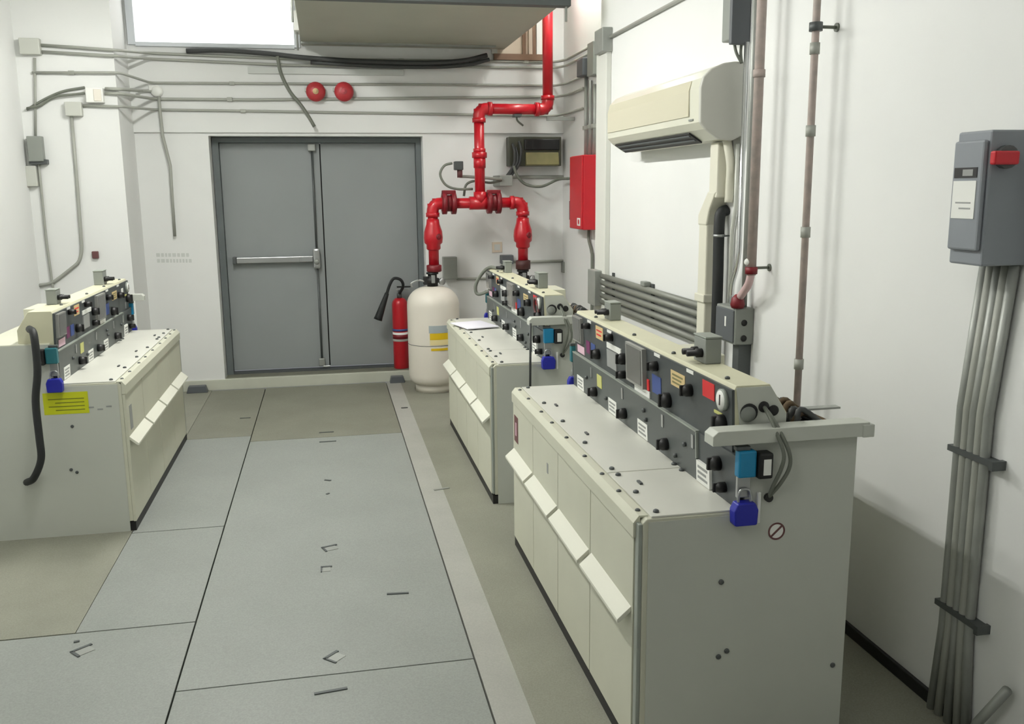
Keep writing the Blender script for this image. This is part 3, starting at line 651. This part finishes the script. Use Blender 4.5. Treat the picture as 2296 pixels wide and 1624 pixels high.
# red alarm panel on the right wall
t = thing('alarm_cabinet', 'bright red metal cabinet on the right wall beside the back corner', 'cabinet', (1.985, 6.97, 1.34))
MB().box('red_box', 1.93, 2.047, 6.79, 7.15, 1.335, 1.90, 0.006).done('case', t)
MB().box('red_box', 1.918, 1.93, 6.795, 7.145, 1.34, 1.895, 0.004).done('door', t)
m = MB().box('label_white', 1.9165, 1.919, 6.83, 6.92, 1.365, 1.425); m.lathe('red_box', [(0.02, 0), (0.02, 0.001), (0.012, 0.001)], (1.9165, 6.875, 1.395), (-1, 0, 0), 16); m.done('label_sheet', t, 'white label with a red ring')
tag(MB().box('dark_steel', 1.96, 2.048, 7.17, 7.30, 1.33, 1.60, 0.006).box('black', 1.945, 1.962, 7.19, 7.26, 1.40, 1.55).done('relay_box'), 'dark grey box half hidden behind the red cabinet', 'electrical box')

# fire extinguisher in the door recess
t = thing('fire_extinguisher', 'red fire extinguisher with black horn standing by the door beside the white gas cylinder', 'fire extinguisher', (0.60, 7.985, 0.09))
ex, ey = 0.60, 7.985
prof = [(0.062, 0.092), (0.068, 0.10), (0.068, 0.66)]+[(0.024+0.044*math.cos(a), 0.66+0.06*math.sin(a)) for a in (0.4, 0.8, 1.2, 1.57)]
MB().lathe('red_paint', prof, (ex, ey, 0), (0, 0, 1), 28).done('tank', t)
m = MB().lathe('dark_steel', [(0.022, 0.72), (0.022, 0.76), (0.014, 0.765), (0.014, 0.79)], (ex, ey, 0), (0, 0, 1), 14).box('steel', ex-0.03, ex+0.09, ey-0.01, ey+0.01, 0.785, 0.797, 0.003).box('black', ex-0.02, ex+0.10, ey-0.01, ey+0.01, 0.81, 0.822, 0.003, ); m.done('valve', t)
h = [(ex, ey-0.02, 0.76), (ex+0.03, ey-0.07, 0.83), (ex+0.01, ey-0.09, 0.885), (0.553, ey-0.09, 0.90), (0.515, ey-0.09, 0.85), (0.48, ey-0.09, 0.75)]
MB().tube('rubber', h, 0.013, 10, 6).done('hose', t)
MB().lathe('rubber', [(0.018, 0), (0.022, 0.05), (0.034, 0.22), (0.038, 0.245), (0.0, 0.24)], (0.488, ey-0.09, 0.775), Vector((0.40-0.488, 0, 0.545-0.775)), 18).done('horn', t)
m = MB().lathe('label_white', [(0.0695, 0.34), (0.0695, 0.42)], (ex, ey, 0), (0, 0, 1), 28)
m.lathe('red_dark', [(0.0702, 0.36), (0.0702, 0.40)], (ex, ey, 0), (0, 0, 1), 28); m.lathe('label_blue', [(0.0698, 0.43), (0.0698, 0.45)], (ex, ey, 0), (0, 0, 1), 28); m.done('label_sheet', t)

# bells
for px, mm, lb in ((708, 'bell_cream', 'red round alarm bell with a cream centre above the door'), (771, 'bell_pink', 'red round alarm bell with a pink centre, right one above the door')):
    c = PY(px, 207, WB-0.04)
    t = thing('alarm_bell', lb, 'bell', (c.x, WB-0.026, c.z), 0, 'alarm bells over the door')
    MB().lathe('bell_red', [(0.058, 0.0), (0.066, 0.01), (0.078, 0.025), (0.076, 0.04), (0.055, 0.058), (0.03, 0.066), (0.0, 0.067)], (c.x, WB-0.058, c.z), (0, -1, 0), 28).done('gong', t)
    MB().lathe(mm, [(0.024, 0), (0.024, 0.006), (0.012, 0.006), (0.012, 0.011), (0, 0.012)], (c.x, WB-0.124, c.z), (0, -1, 0), 12).done('centre_cap', t)
    MB().box('galv_pale', c.x-0.088, c.x+0.02, WB-0.058, WB-0.026, c.z+0.005, c.z+0.035, 0.003).done('bracket', t)

# ---------------------------------------------------------------- ceiling duct, lamps, cables over the door
t = thing('air_duct', 'wide sheet metal duct hanging below the ceiling over the door', 'duct', (0.72, 6.9, 2.80))
MB().box('duct_metal', -0.13, 1.53, 5.98, 7.83, 2.80, 3.2, 0.004).done('duct_body', t)
MB().box('dark_steel', -0.16, 1.59, 5.90, 5.98, 2.79, 2.83, 0.003).box('dark_steel', -0.16, 1.59, 5.94, 5.98, 2.83, 3.2).done('front_flange', t)
MB().box('galv', -0.13, 1.42, 7.62, 7.66, 2.785, 2.80).done('rear_flange', t)
for x, y in ((1.565, 5.93), (-0.15, 6.2), (-0.15, 7.4)):
    MB().cyl('galv', (x, y, 2.70), (x, y, 3.6), 0.008, 8).done('hanger_rod', t)
MB().box('label_white', -0.17, -0.131, 7.3, 7.5, 2.83, 2.97, 0.004).done('label_sheet', t, 'white tag on the left side')
pts = [PY(418, 114, 7.80), PY(500, 113, 7.78), PY(600, 120, 7.76), PY(690, 130, 7.75), PY(820, 138, 7.74), PY(960, 141, 7.74), PY(1040, 136, 7.75), PY(1092, 124, 7.76)]
tag(MB().tube('wire_dark', pts, 0.020, 10, 5).tube('wire_dark', [Vector((p.x+0.02, p.y+0.01, p.z-0.032)) for p in pts[3:]], 0.016, 10, 5).done('power_cable'), 'thick dark cable sagging along the wall below the duct', 'cable')
tag(MB().tube('wire_grey', [PY(p[0], p[1], 7.745) for p in ((622, 126), (630, 165), (650, 205), (672, 232), (690, 258), (705, 284))], 0.014, 10, 5).done('hanging_cable'), 'loose dark cable end hanging down over the top of the door', 'cable')
a = PY(556, 158, 7.84); b = PY(905, 166, 7.84)
tag(MB().box('sign_grey', a.x, b.x, WB-0.045, WB-0.0255, b.z-0.015, b.z+0.035, 0.003).done('cable_trunking'), 'flat pale trunking strip on the wall under the sagging cable', 'trunking')
for i, (x, y, z, pw) in enumerate(LAMPS):
    t = thing('fluorescent_lamp', 'unseen white fluorescent lamp hanging from the ceiling, above the top of the photo', 'lamp', (x, y, z+0.02), 0, 'ceiling lamps')
    MB().box('label_white', x-0.08, x+0.08, y-0.65, y+0.65, z+0.03, z+0.09, 0.01).done('lamp_housing', t)
    for dx in (-0.04, 0.04): MB().cyl('tube_glow_%d' % i, (x+dx, y-0.61, z+0.018), (x+dx, y+0.61, z+0.018), 0.013, 12).done('tube', t)
    for dy in (-0.5, 0.5): MB().cyl('galv', (x, y+dy, z+0.088), (x, y+dy, 3.6), 0.006, 8).done('hanger_rod', t)

# ---------------------------------------------------------------- conduits on the back wall
CW = WB-0.040      # on the upper beam
CC = 7.335         # on the face of the left column
def conduit(label, pts, r=0.010, mm='conduit_grey', rad=0.06, clamps=(), group='wall conduits', nm='conduit', cat='conduit'):
    if clamps:
        z_ = min(p[2] for p in pts)
        t = thing(nm, label, cat, Vector(pts[0]), 0, group)
        MB().tube(mm, arc_pts(pts, rad), r, 10).done('pipe', t)
        for c in clamps:
            c = Vector(c); MB().box(mm, c.x-0.02, c.x+0.02, c.y-r-0.002, c.y+r+0.006, c.z-r*1.35, c.z+r*1.35, 0.002).done('saddle_clamp', t)
        return t
    return tag(MB().tube(mm, arc_pts(pts, rad), r, 10).done(nm), label, cat, group)
def wl(*ps): return [PY(a, b, c) for a, b, c in ps]
XR = 2.03
conduit('uppermost of the two paired conduits starting at the box on the left column', wl((92, 101, CC), (266, 113, CC-0.012))+wl((335, 119, CW), (640, 132, CW), (1245, 139, CW))+[Vector((XR, 7.70, PY(1250, 139, CW).z)), Vector((XR, 6.2, PY(1250, 139, CW).z))], 0.011, clamps=wl((900, 136, CW), (1180, 138, CW)))
conduit('lower of the two paired conduits starting at the box on the left column', wl((92, 116, CC), (266, 126, CC-0.012))+wl((335, 132, CW), (640, 146, CW), (1245, 152, CW))+[Vector((XR, 7.70, PY(1250, 152, CW).z)), Vector((XR, 6.2, PY(1250, 152, CW).z))], 0.011)
conduit('conduit passing just above the two red bells', wl((72, 163, CC), (268, 163, CC-0.012))+wl((338, 186, CW), (700, 188, CW), (1245, 192, CW))+[Vector((XR, 7.66, PY(1250, 192, CW).z)), Vector((XR, 7.17, PY(1250, 192, CW).z))], 0.010, clamps=wl((520, 187, CW),)+wl((160, 163, CC),))
zz = PY(1245, 217, CW).z
conduit('conduit running behind the two red bells into the right corner', wl((236, 209, CC), (271, 210, CC-0.012))+wl((345, 222, CW), (560, 224, CW), (1245, 217, CW))+[Vector((XR, 7.66, zz)), Vector((XR, 7.17, zz))], 0.012, clamps=wl((515, 223, CW),))
zz = PY(1245, 258, CW).z
conduit('lowest long conduit, running just above the top of the door opening', wl((186, 237, CC), (273, 239, CC-0.012))+wl((345, 246, CW), (560, 249, CW), (1245, 260, CW))+[Vector((XR, 7.66, zz)), Vector((XR, 7.17, zz))], 0.010, clamps=wl((545, 249, CW),))
conduit('short conduit from the white box on the column to the white fitting', wl((236, 199, CC), (270, 200, CC-0.012))+wl((318, 204, CW), (345, 204, CW)), 0.012)
c = PY(352, 205, CW)
tag(MB().lathe('label_white', [(0.045, 0), (0.045, 0.02), (0.03, 0.032), (0, 0.034)], (c.x, WB-0.026, c.z), (0, -1, 0), 20).box('label_white', c.x-0.06, c.x+0.0, WB-0.05, WB-0.026, c.z-0.0, c.z+0.045, 0.004).done('conduit_fitting'), 'white round fitting at the wall corner where a conduit turns down', 'fitting')
pts = wl((356, 216, CW-0.024), (359, 250, CW-0.024), (365, 305, WB-0.06), (382, 372, WB-0.06), (386, 440, WB-0.05), (392, 530, WB-0.03))
tag(MB().tube('conduit_grey', pts, 0.012, 10).done('drop_conduit'), 'crooked conduit hanging down the wall left of the door from the white fitting', 'conduit')
def wbox(nm, label, cat, px0, py0, px1, py1, Y, d, mm='box_grey', group=None, bev=0.005):
    a = PY(px0, py0, Y-d); b = PY(px1, py1, Y-d)
    return tag(MB().box(mm, a.x, b.x, Y-d, Y-0.001, b.z, a.z, bev).done(nm), label, cat, group)
# left column boxes
t = thing('junction_box', 'white square junction box on the left column', 'electrical box', PY(210, 228, 7.29))
a = PY(190, 196, 7.29); b = PY(232, 230, 7.29)
MB().box('label_white', a.x, b.x, 7.29, 7.349, b.z, a.z, 0.006).done('case', t); MB().box('tank_white', a.x+0.055, b.x-0.01, 7.284, 7.29, b.z+0.01, a.z-0.012, 0.004).done('cover', t)
wbox('junction_box', 'pale grey junction box with a conduit going down from it, on the left column', 'electrical box', 143, 228, 184, 260, 7.35, 0.055, 'galv_pale')
wbox('junction_box', 'white box at the left edge where the paired conduits start', 'electrical box', 40, 84, 90, 122, 7.35, 0.06, 'galv_pale')
t = thing('isolator_box', 'grey box at the left edge of the column wall', 'electrical box', PY(85, 365, 7.29))
a = PY(58, 305, 7.28); b = PY(97, 362, 7.28)
MB().box('box_grey', a.x, b.x, 7.28, 7.349, b.z, a.z, 0.005).done('case', t); MB().box('dark_steel', a.x-0.005, b.x+0.02, 7.30, 7.349, b.z-0.02, b.z+0.015, 0.003).done('base_rail', t)
wbox('junction_box', 'pale box below the grey box at the left edge', 'electrical box', 55, 372, 84, 418, 7.35, 0.05, 'galv_pale')
conduit('grey conduit dropping down the left column and bending left above the switchgear', wl((160, 258, CC), (172, 400, CC), (184, 560, CC), (178, 588, CC), (118, 635, CC), (40, 648, CC)), 0.012, rad=0.04)
conduit('thin conduit dropping from the boxes at the left edge behind the left switchgear', wl((86, 362, CC), (92, 420, CC), (104, 540, CC), (118, 640, CC), (120, 655, CC)), 0.009)
conduit('pair of cables curving up to the white box from the left edge', wl((60, 246, CC), (100, 222, CC), (140, 204, CC), (190, 196, CC)), 0.009, 'wire_grey', nm='curved_cable', cat='cable', group=None)
conduit('lower curved cable at the left edge ending at the white box', wl((60, 243, CC-0.02), (90, 238, CC-0.02), (120, 216, CC-0.02), (190, 209, CC-0.02)), 0.009, 'wire_grey', nm='curved_cable', cat='cable', group=None)
conduit('vertical conduit along the left edge of the column', wl((78, 130, CC), (80, 305, CC)), 0.009)
wbox('wall_socket', 'small dark maroon socket on the left column above the switchgear', 'socket', 205, 564, 221, 580, 7.35, 0.025, 'maroon')
# stencilled text patch left of the door
m = MB()
for k, (w0, w1) in enumerate(((350, 432), (352, 430))):
    x = w0
    y = 568+13*k
    while x < w1-6:
        ww = random.choice((5, 7, 9)); a = PY(x, y, WB); b = PY(min(x+ww, w1), y+8, WB)
        m.box('sign_grey', a.x, b.x, WB-0.0015, WB-0.0002, b.z, a.z); x += ww+2
tag(m.done('stencil_marking'), 'faint two line stencil marking on the wall left of the door', 'marking')
# faint square plate on back wall between the pipe legs
a = PY(1103, 543, WB); b = PY(1126, 566, WB)
tag(MB().box('plaster_tan', a.x, b.x, WB-0.006, WB-0.0002, b.z, a.z, 0.001).box('sign_grey', a.x+0.02, b.x-0.02, WB-0.008, WB-0.005, b.z+0.02, a.z-0.02).done('wall_plate'), 'faint beige square plate on the wall between the two red pipe legs', 'plate')
# boxes and conduits around the cylinders
wbox('junction_box', 'grey box on the back wall just right of the white cylinder neck', 'electrical box', 994, 577, 1026, 626, WB, 0.09, 'box_grey')
a = PY(1024, 626, WB-0.015); b = PY(1098, 630, WB-0.015)
conduit('short horizontal conduit right of the white gas cylinder', [Vector((a.x, WB-0.015, a.z)), Vector((b.x+0.1, WB-0.015, a.z))], 0.011)
wbox('junction_box', 'dark box behind the far right switchgear, left of the right red pipe leg', 'electrical box', 1124, 573, 1152, 592, WB, 0.08, 'box_dark')
a = PY(1150, 588, WB-0.015); b = PY(1268, 592, WB-0.015)
conduit('horizontal conduit behind the right red pipe leg running to the corner', [Vector((a.x, WB-0.015, a.z)), Vector((b.x, WB-0.015, a.z))], 0.012)
a = PX(1272, 500, 2.035)
wbox('junction_box', 'small grey box low in the back right corner', 'electrical box', 1262, 588, 1280, 612, WB, 0.07, 'box_grey')
a = PY(1272, 515, WB-0.018); b = PY(1273, 590, WB-0.018)
conduit('vertical conduit in the back right corner below the dark box', [Vector((a.x, WB-0.018, a.z+0.02)), Vector((a.x, WB-0.018, b.z))], 0.012)
tag(MB().tube('wire_grey', [PY(p[0], p[1], q) for p, q in (((1126, 606), 6.10), ((1097, 600), 6.22), ((1075, 622), 6.28), ((1066, 645), 6.29), ((1073, 660), 6.28), ((1104, 650), 6.22))], 0.012, 8, 6).done('looped_hose'), 'grey hose looping off the far end of the far right switchgear', 'hose')
# conduits over the red cabinet
for k, (px, lb) in enumerate(((1312, 'leftmost of the three conduits entering the top of the red cabinet'), (1325, 'middle of the three conduits entering the top of the red cabinet'), (1339, 'rightmost of the three conduits entering the top of the red cabinet'))):
    yy = (7.08, 6.96, 6.84)[k]; zt = (2.50, 2.46, 2.42)[k]
    pts = [Vector((2.03, yy, 1.898)), Vector((2.03, yy, zt))]
    tag(MB().tube('galv', pts, 0.014, 10).box('conduit_grey', 2.008, 2.05, yy-0.022, yy+0.022, 2.10, 2.13, 0.003).done('conduit'), lb, 'conduit', 'wall conduits')
tag(MB().box('box_dark', 1.97, 2.048, 6.98, 7.14, 2.50, 2.63, 0.006).done('junction_box'), 'dark grey junction box high on the wall above the red cabinet', 'electrical box')
tag(MB().box('box_grey', 1.99, 2.048, 6.76, 6.92, 2.48, 2.72, 0.006).done('junction_box'), 'tall grey junction box beside the dark one above the red cabinet', 'electrical box')
tag(MB().tube('wire_grey', [(2.03, 6.98, 1.337), (2.03, 6.98, 1.25), (2.03, 6.9, 1.16), (2.03, 6.88, 1.05), (2.03, 6.88, 0.3)], 0.012, 8, 5).done('conduit'), 'conduit dropping from the bottom of the red cabinet behind the switchgear', 'conduit', 'wall conduits')

# ---------------------------------------------------------------- right wall
XW = 1.85
# corner post and overhead run
tag(MB().box('trunk_white', XW-0.035, XW, 5.86, 6.085, 0.0, 2.55, 0.004).done('wall_trunking'), 'tall pale vertical trunking on the right wall left of the air conditioner', 'trunking')
conduit('long straight conduit running along the top of the right wall', [Vector((XW-0.014, 5.9, 2.60)), Vector((XW-0.014, 1.0, 2.60))], 0.011, 'conduit_grey')
tag(MB().box('galv', XW-0.07, XW, 5.84, 6.02, 2.51, 2.66, 0.006).done('junction_box'), 'grey junction box on top of the tall pale trunking', 'electrical box')
a = PX(1350, 300, XW-0.05)
conduit('grey vertical conduit beside the tall pale trunking', [Vector((XW-0.013, 6.05, 1.1)), Vector((XW-0.013, 6.05, 1.1001+1.4))], 0.011)
# raceway of five pipes
t = thing('pipe_rack', 'rack of five parallel grey pipes running along the right wall behind the near cabinet', 'pipe rack', (XW, 5.2, 0.87))
MB().box('galv', XW-0.085, XW, 5.92, 6.09, 0.86, 1.10, 0.005).done('end_box', t)
for k in range(5):
    z = 1.065-0.044*k
    MB().cyl('rack_grey', (XW-0.03, 5.93, z), (XW-0.03, 4.215, z), 0.018, 12).done('rack_pipe', t)
for y in (5.75, 5.0, 4.3):
    MB().box('dark_steel', XW-0.012, XW-0.001, y-0.015, y+0.015, 0.86, 1.10).done('bracket', t)
MB().box('box_grey', XW-0.05, XW-0.01, 5.03, 5.1, 1.083, 1.11, 0.004).done('clip', t)

# air conditioner
t = thing('air_conditioner', 'cream split air conditioner mounted high on the right wall', 'air conditioner', (1.75, 4.58, 1.85))
prof = [(1.85, 2.19), (1.85, 1.88), (1.80, 1.855), (1.74, 1.86), (1.672, 1.905), (1.645, 1.935), (1.643, 2.08), (1.655, 2.125), (1.69, 2.16), (1.75, 2.185), (1.80, 2.192)]
MB().prism('ac_white', prof, 'y', 3.92, 5.27, 0.0).done('case', t)
MB().prism('ac_side', [(p[0]-0.002 if p[0] < 1.84 else p[0], p[1]+(0.002 if p[1] > 2.0 else -0.002)) for p in prof], 'y', 3.90, 3.925, 0.006).done('side_cap', t)
MB().prism('ac_panel', [(1.643, 1.965), (1.638, 1.967), (1.638, 2.078), (1.651, 2.123), (1.655, 2.12), (1.643, 2.08)], 'y', 4.03, 5.255).done('front_panel', t)
lv = MB().prism('black', [(1.676, 1.900), (1.740, 1.858), (1.738, 1.852), (1.672, 1.893)], 'y', 4.10, 5.22).done('air_outlet', t)
for k in range(2):
    MB().prism('box_dark', [(1.682+0.028*k, 1.889-0.018*k), (1.690+0.028*k, 1.884-0.018*k), (1.688+0.028*k, 1.879-0.018*k), (1.680+0.028*k, 1.884-0.018*k)], 'y', 4.12, 5.20).done('louvre', lv)
MB().box('box_grey', 1.640, 1.646, 3.98, 4.03, 1.945, 1.953).done('indicator', t)
# lineset cover below
t = thing('pipe_cover', 'cream vertical pipe cover dropping from the air conditioner behind the near cabinet', 'pipe cover', (1.80, 4.1, 0.84))
MB().box('trunk_cream', 1.775, 1.85, 4.00, 4.09, 1.60, 1.852, 0.008).done('upper_cover', t)
MB().prism('trunk_cream', [(4.0, 1.63), (4.092, 1.63), (4.20, 1.52), (4.20, 1.47), (4.10, 1.47), (4.075, 1.54)], 'x', 1.77, 1.85, 0.008).done('offset_joint', t)
MB().box('trunk_cream', 1.775, 1.85, 4.10, 4.195, 0.83, 1.48, 0.008).done('lower_cover', t)
MB().box('trunk_cream', 1.765, 1.85, 4.09, 4.205, 1.10, 1.14, 0.005).done('joint_clip', t)
tag(MB().tube('trunk_cream', [(1.80, 3.96, 1.86), (1.82, 3.955, 1.75), (1.83, 3.98, 1.65), (1.83, 3.985, 1.58)], 0.02, 10, 5).done('drain_hose'), 'cream hose dropping from the right end of the air conditioner', 'hose')
t = thing('insulated_pipe', 'black insulated pipe beside the cream pipe cover on the right wall', 'pipe', (1.81, 4.02, 0.85))
MB().tube('rubber', [(1.845, 4.03, 1.545), (1.815, 4.03, 1.53), (1.805, 4.025, 1.47), (1.805, 4.02, 1.2), (1.805, 4.02, 0.82)], 0.026, 12, 4).done('pipe', t)
MB().cyl('steel', (1.805, 4.024, 1.42), (1.805, 4.024, 1.432), 0.0285, 14).box('dark_steel', 1.81, 1.85, 3.985, 3.995, 1.422, 1.43).done('pipe_clamp', t)
tag(MB().tube('galv_pale', [(1.836, 3.922, 1.84), (1.836, 3.922, 1.55), (1.835, 3.95, 1.45), (1.835, 3.95, 1.05)], 0.010, 8).done('conduit'), 'thin pale conduit on the wall just right of the black insulated pipe', 'conduit', 'wall conduits')
# top grey isolator with cables
t = thing('isolator_box', 'grey isolator box high on the right wall above the air conditioner', 'electrical box', (1.80, 3.93, 2.28))
MB().box('box_grey', 1.775, 1.85, 3.89, 4.0, 2.285, 2.62, 0.006).done('case', t)
MB().box('box_dark', 1.76, 1.849, 3.865, 3.892, 2.26, 2.62, 0.005).done('shaded_side', t, 'side face coloured dark as shade')  # shade on the near side painted as a darker slab
for dx in (0.0, 0.035): MB().tube('wire_grey', [(1.79+dx, 3.90, 2.275), (1.80+dx*0.6, 3.895, 2.23), (1.825, 3.89, 2.185)], 0.007, 8, 4).done('cable', t)
# chrome conduit and the rusty gas pipe
conduit('shiny chrome vertical conduit right of the air conditioner', [Vector((1.82, 3.835, 2.265)), Vector((1.82, 3.835, 1.32)), Vector((1.82, 3.90, 1.2)), Vector((1.82, 3.90, 1.12))], 0.011, 'chrome', clamps=())
conduit('lavender grey vertical conduit between the chrome conduit and the rusty pipe', [Vector((1.82, 3.765, 3.0)), Vector((1.82, 3.765, 1.12))], 0.013, 'galv')
t = thing('gas_pipe', 'thick rusty brown vertical pipe ending at the grey box with two holes', 'pipe', (1.765, 3.58, 1.12))
MB().cyl('conduit_brown', (1.765, 3.595, 1.28), (1.765, 3.595, 3.6), 0.020, 14).done('pipe', t)
MB().cyl('conduit_brown', (1.765, 3.595, 2.09), (1.765, 3.595, 2.12), 0.025, 14).done('coupling', t)
MB().cyl('red_dark', (1.765, 3.595, 1.285), (1.765, 3.595, 1.315), 0.026, 14).cyl('wire_grey', (1.765, 3.595, 1.31), (1.85, 3.595, 1.31), 0.006, 8).lathe('wire_grey', [(0.016, 0), (0.016, 0.006)], (1.844, 3.595, 1.31), (1, 0, 0), 12).done('pipe_clamp', t, 'red clamp with an arm to the wall')
MB().tube('pink_faded', [(1.765, 3.595, 1.29), (1.767, 3.62, 1.24), (1.776, 3.68, 1.20), (1.777, 3.715, 1.175)], 0.017, 12, 4).done('swan_neck', t, 'faded pink bend')
MB().ball('label_white', (1.75, 3.60, 1.335), 0.016).done('knob', t, 'white knob')
MB().lathe('red_dark', [(0.027, 0), (0.032, 0.015), (0.026, 0.045), (0.012, 0.06), (0, 0.06)], (1.776, 3.738, 1.121), (0, 0, 1), 16).done('cap', t, 'dark red cap')
t = thing('push_button_box', 'grey metal box with two black holes in its side on the right wall', 'electrical box', (1.805, 3.82, 0.955))
MB().box('box_grey', 1.76, 1.85, 3.72, 3.925, 0.955, 1.12, 0.006).done('case', t)
MB().box('box_dark', 1.753, 1.761, 3.73, 3.915, 0.965, 1.11, 0.003).done('front_cover', t)
for z in (1.055, 0.985): MB().lathe('black', [(0.014, 0), (0.014, 0.004), (0, 0.004)], (1.802, 3.721, z), (0, -1, 0), 14).done('knockout', t)
MB().box('label_white', 1.7515, 1.754, 3.80, 3.815, 1.03, 1.075).done('label_sheet', t)
MB().box('dark_steel', 1.79, 1.85, 3.74, 3.80, 0.80, 0.956).done('back_strut', t)
# standing pipe on the bare wall
t = thing('riser_pipe', 'thin grey brown vertical pipe on the bare right wall behind the near cabinet', 'pipe', (1.76, 3.155, 0.86))
MB().cyl('conduit_brown', (1.765, 3.16, 0.5), (1.765, 3.16, 3.6), 0.0135, 12).done('pipe', t)
for z in (2.12, 1.83, 1.46, 0.955): MB().cyl('conduit_grey', (1.765, 3.16, z), (1.765, 3.16, z+0.04), 0.018, 12).done('coupling', t)
MB().cyl('dark_steel', (1.765, 3.16, 2.2), (1.765, 3.16, 2.23), 0.024, 14).cyl('wire_grey', (1.765, 3.16, 2.215), (1.85, 3.16, 2.215), 0.006, 8).lathe('wire_grey', [(0.016, 0), (0.016, 0.006)], (1.844, 3.16, 2.215), (1, 0, 0), 12).done('pipe_clamp', t)
# safety switch
t = thing('safety_switch', 'grey safety switch box with red handle on the right wall at the right edge', 'electrical box', (1.78, 2.24, 1.435))
MB().box('switch_grey', 1.705, 1.85, 2.13, 2.262, 1.435, 1.79, 0.006).done('case', t)
cv = MB().box('switch_grey', 1.690, 1.705, 2.137, 2.255, 1.475, 1.765, 0.006).done('front_cover', t)
MB().box('label_white', 1.688, 1.6905, 2.155, 2.245, 1.56, 1.66).box('print_grey', 1.6873, 1.6882, 2.17, 2.23, 1.60, 1.604).box('print_grey', 1.6873, 1.6882, 2.17, 2.215, 1.585, 1.589).done('label_sheet', cv, 'white label')
MB().box('black', 1.6885, 1.6905, 2.155, 2.245, 1.668, 1.695).box('print_grey', 1.6875, 1.6888, 2.17, 2.21, 1.673, 1.69).done('name_plate', cv)
MB().cyl('dark_steel', (1.745, 2.131, 1.72), (1.745, 2.112, 1.72), 0.03, 16).box('red_box', 1.69, 1.765, 2.095, 2.115, 1.70, 1.735, 0.005).done('handle', t, 'red handle')
for k in range(5):
    y = 2.318-0.0285*k
    lb = ['outermost left', 'second from the left', 'middle', 'fourth from the left', 'outermost right'][k]
    top = 1.434 if k > 1 else 1.434
    dz = (0.012, 0.008, 0, -0.008, -0.012)[k]
    tag(MB().tube('conduit_grey' if k % 2 else 'galv', [(1.832, y+dz*2, 0.0), (1.832, y, 0.3), (1.832, min(y, 2.30) if k else y, 1.0), (1.828, 2.268-0.0285*k, top)], 0.0142, 12).done('conduit'),
        lb+' of the five conduits dropping from the safety switch to the floor', 'conduit', 'conduits below the safety switch')
for z in (0.36, 0.86):
    tag(MB().box('dark_steel', 1.815, 1.85, 2.155, 2.345, z, z+0.018).box('dark_steel', 1.805, 1.85, 2.14, 2.155, z-0.005, z+0.022).done('conduit_strap'), ('lower' if z < 0.5 else 'upper')+' steel strap holding the five conduits to the right wall', 'strap', 'conduit straps')
tag(MB().tube('galv', [(1.82, 2.02, 0.25), (1.80, 2.10, 0.10), (1.79, 2.13, 0.012)], 0.014, 10).done('conduit'), 'short slanted conduit at the bottom right beside the five conduits', 'conduit', 'wall conduits')

for o in bpy.data.objects:
    if '_world' in o: del o['_world']
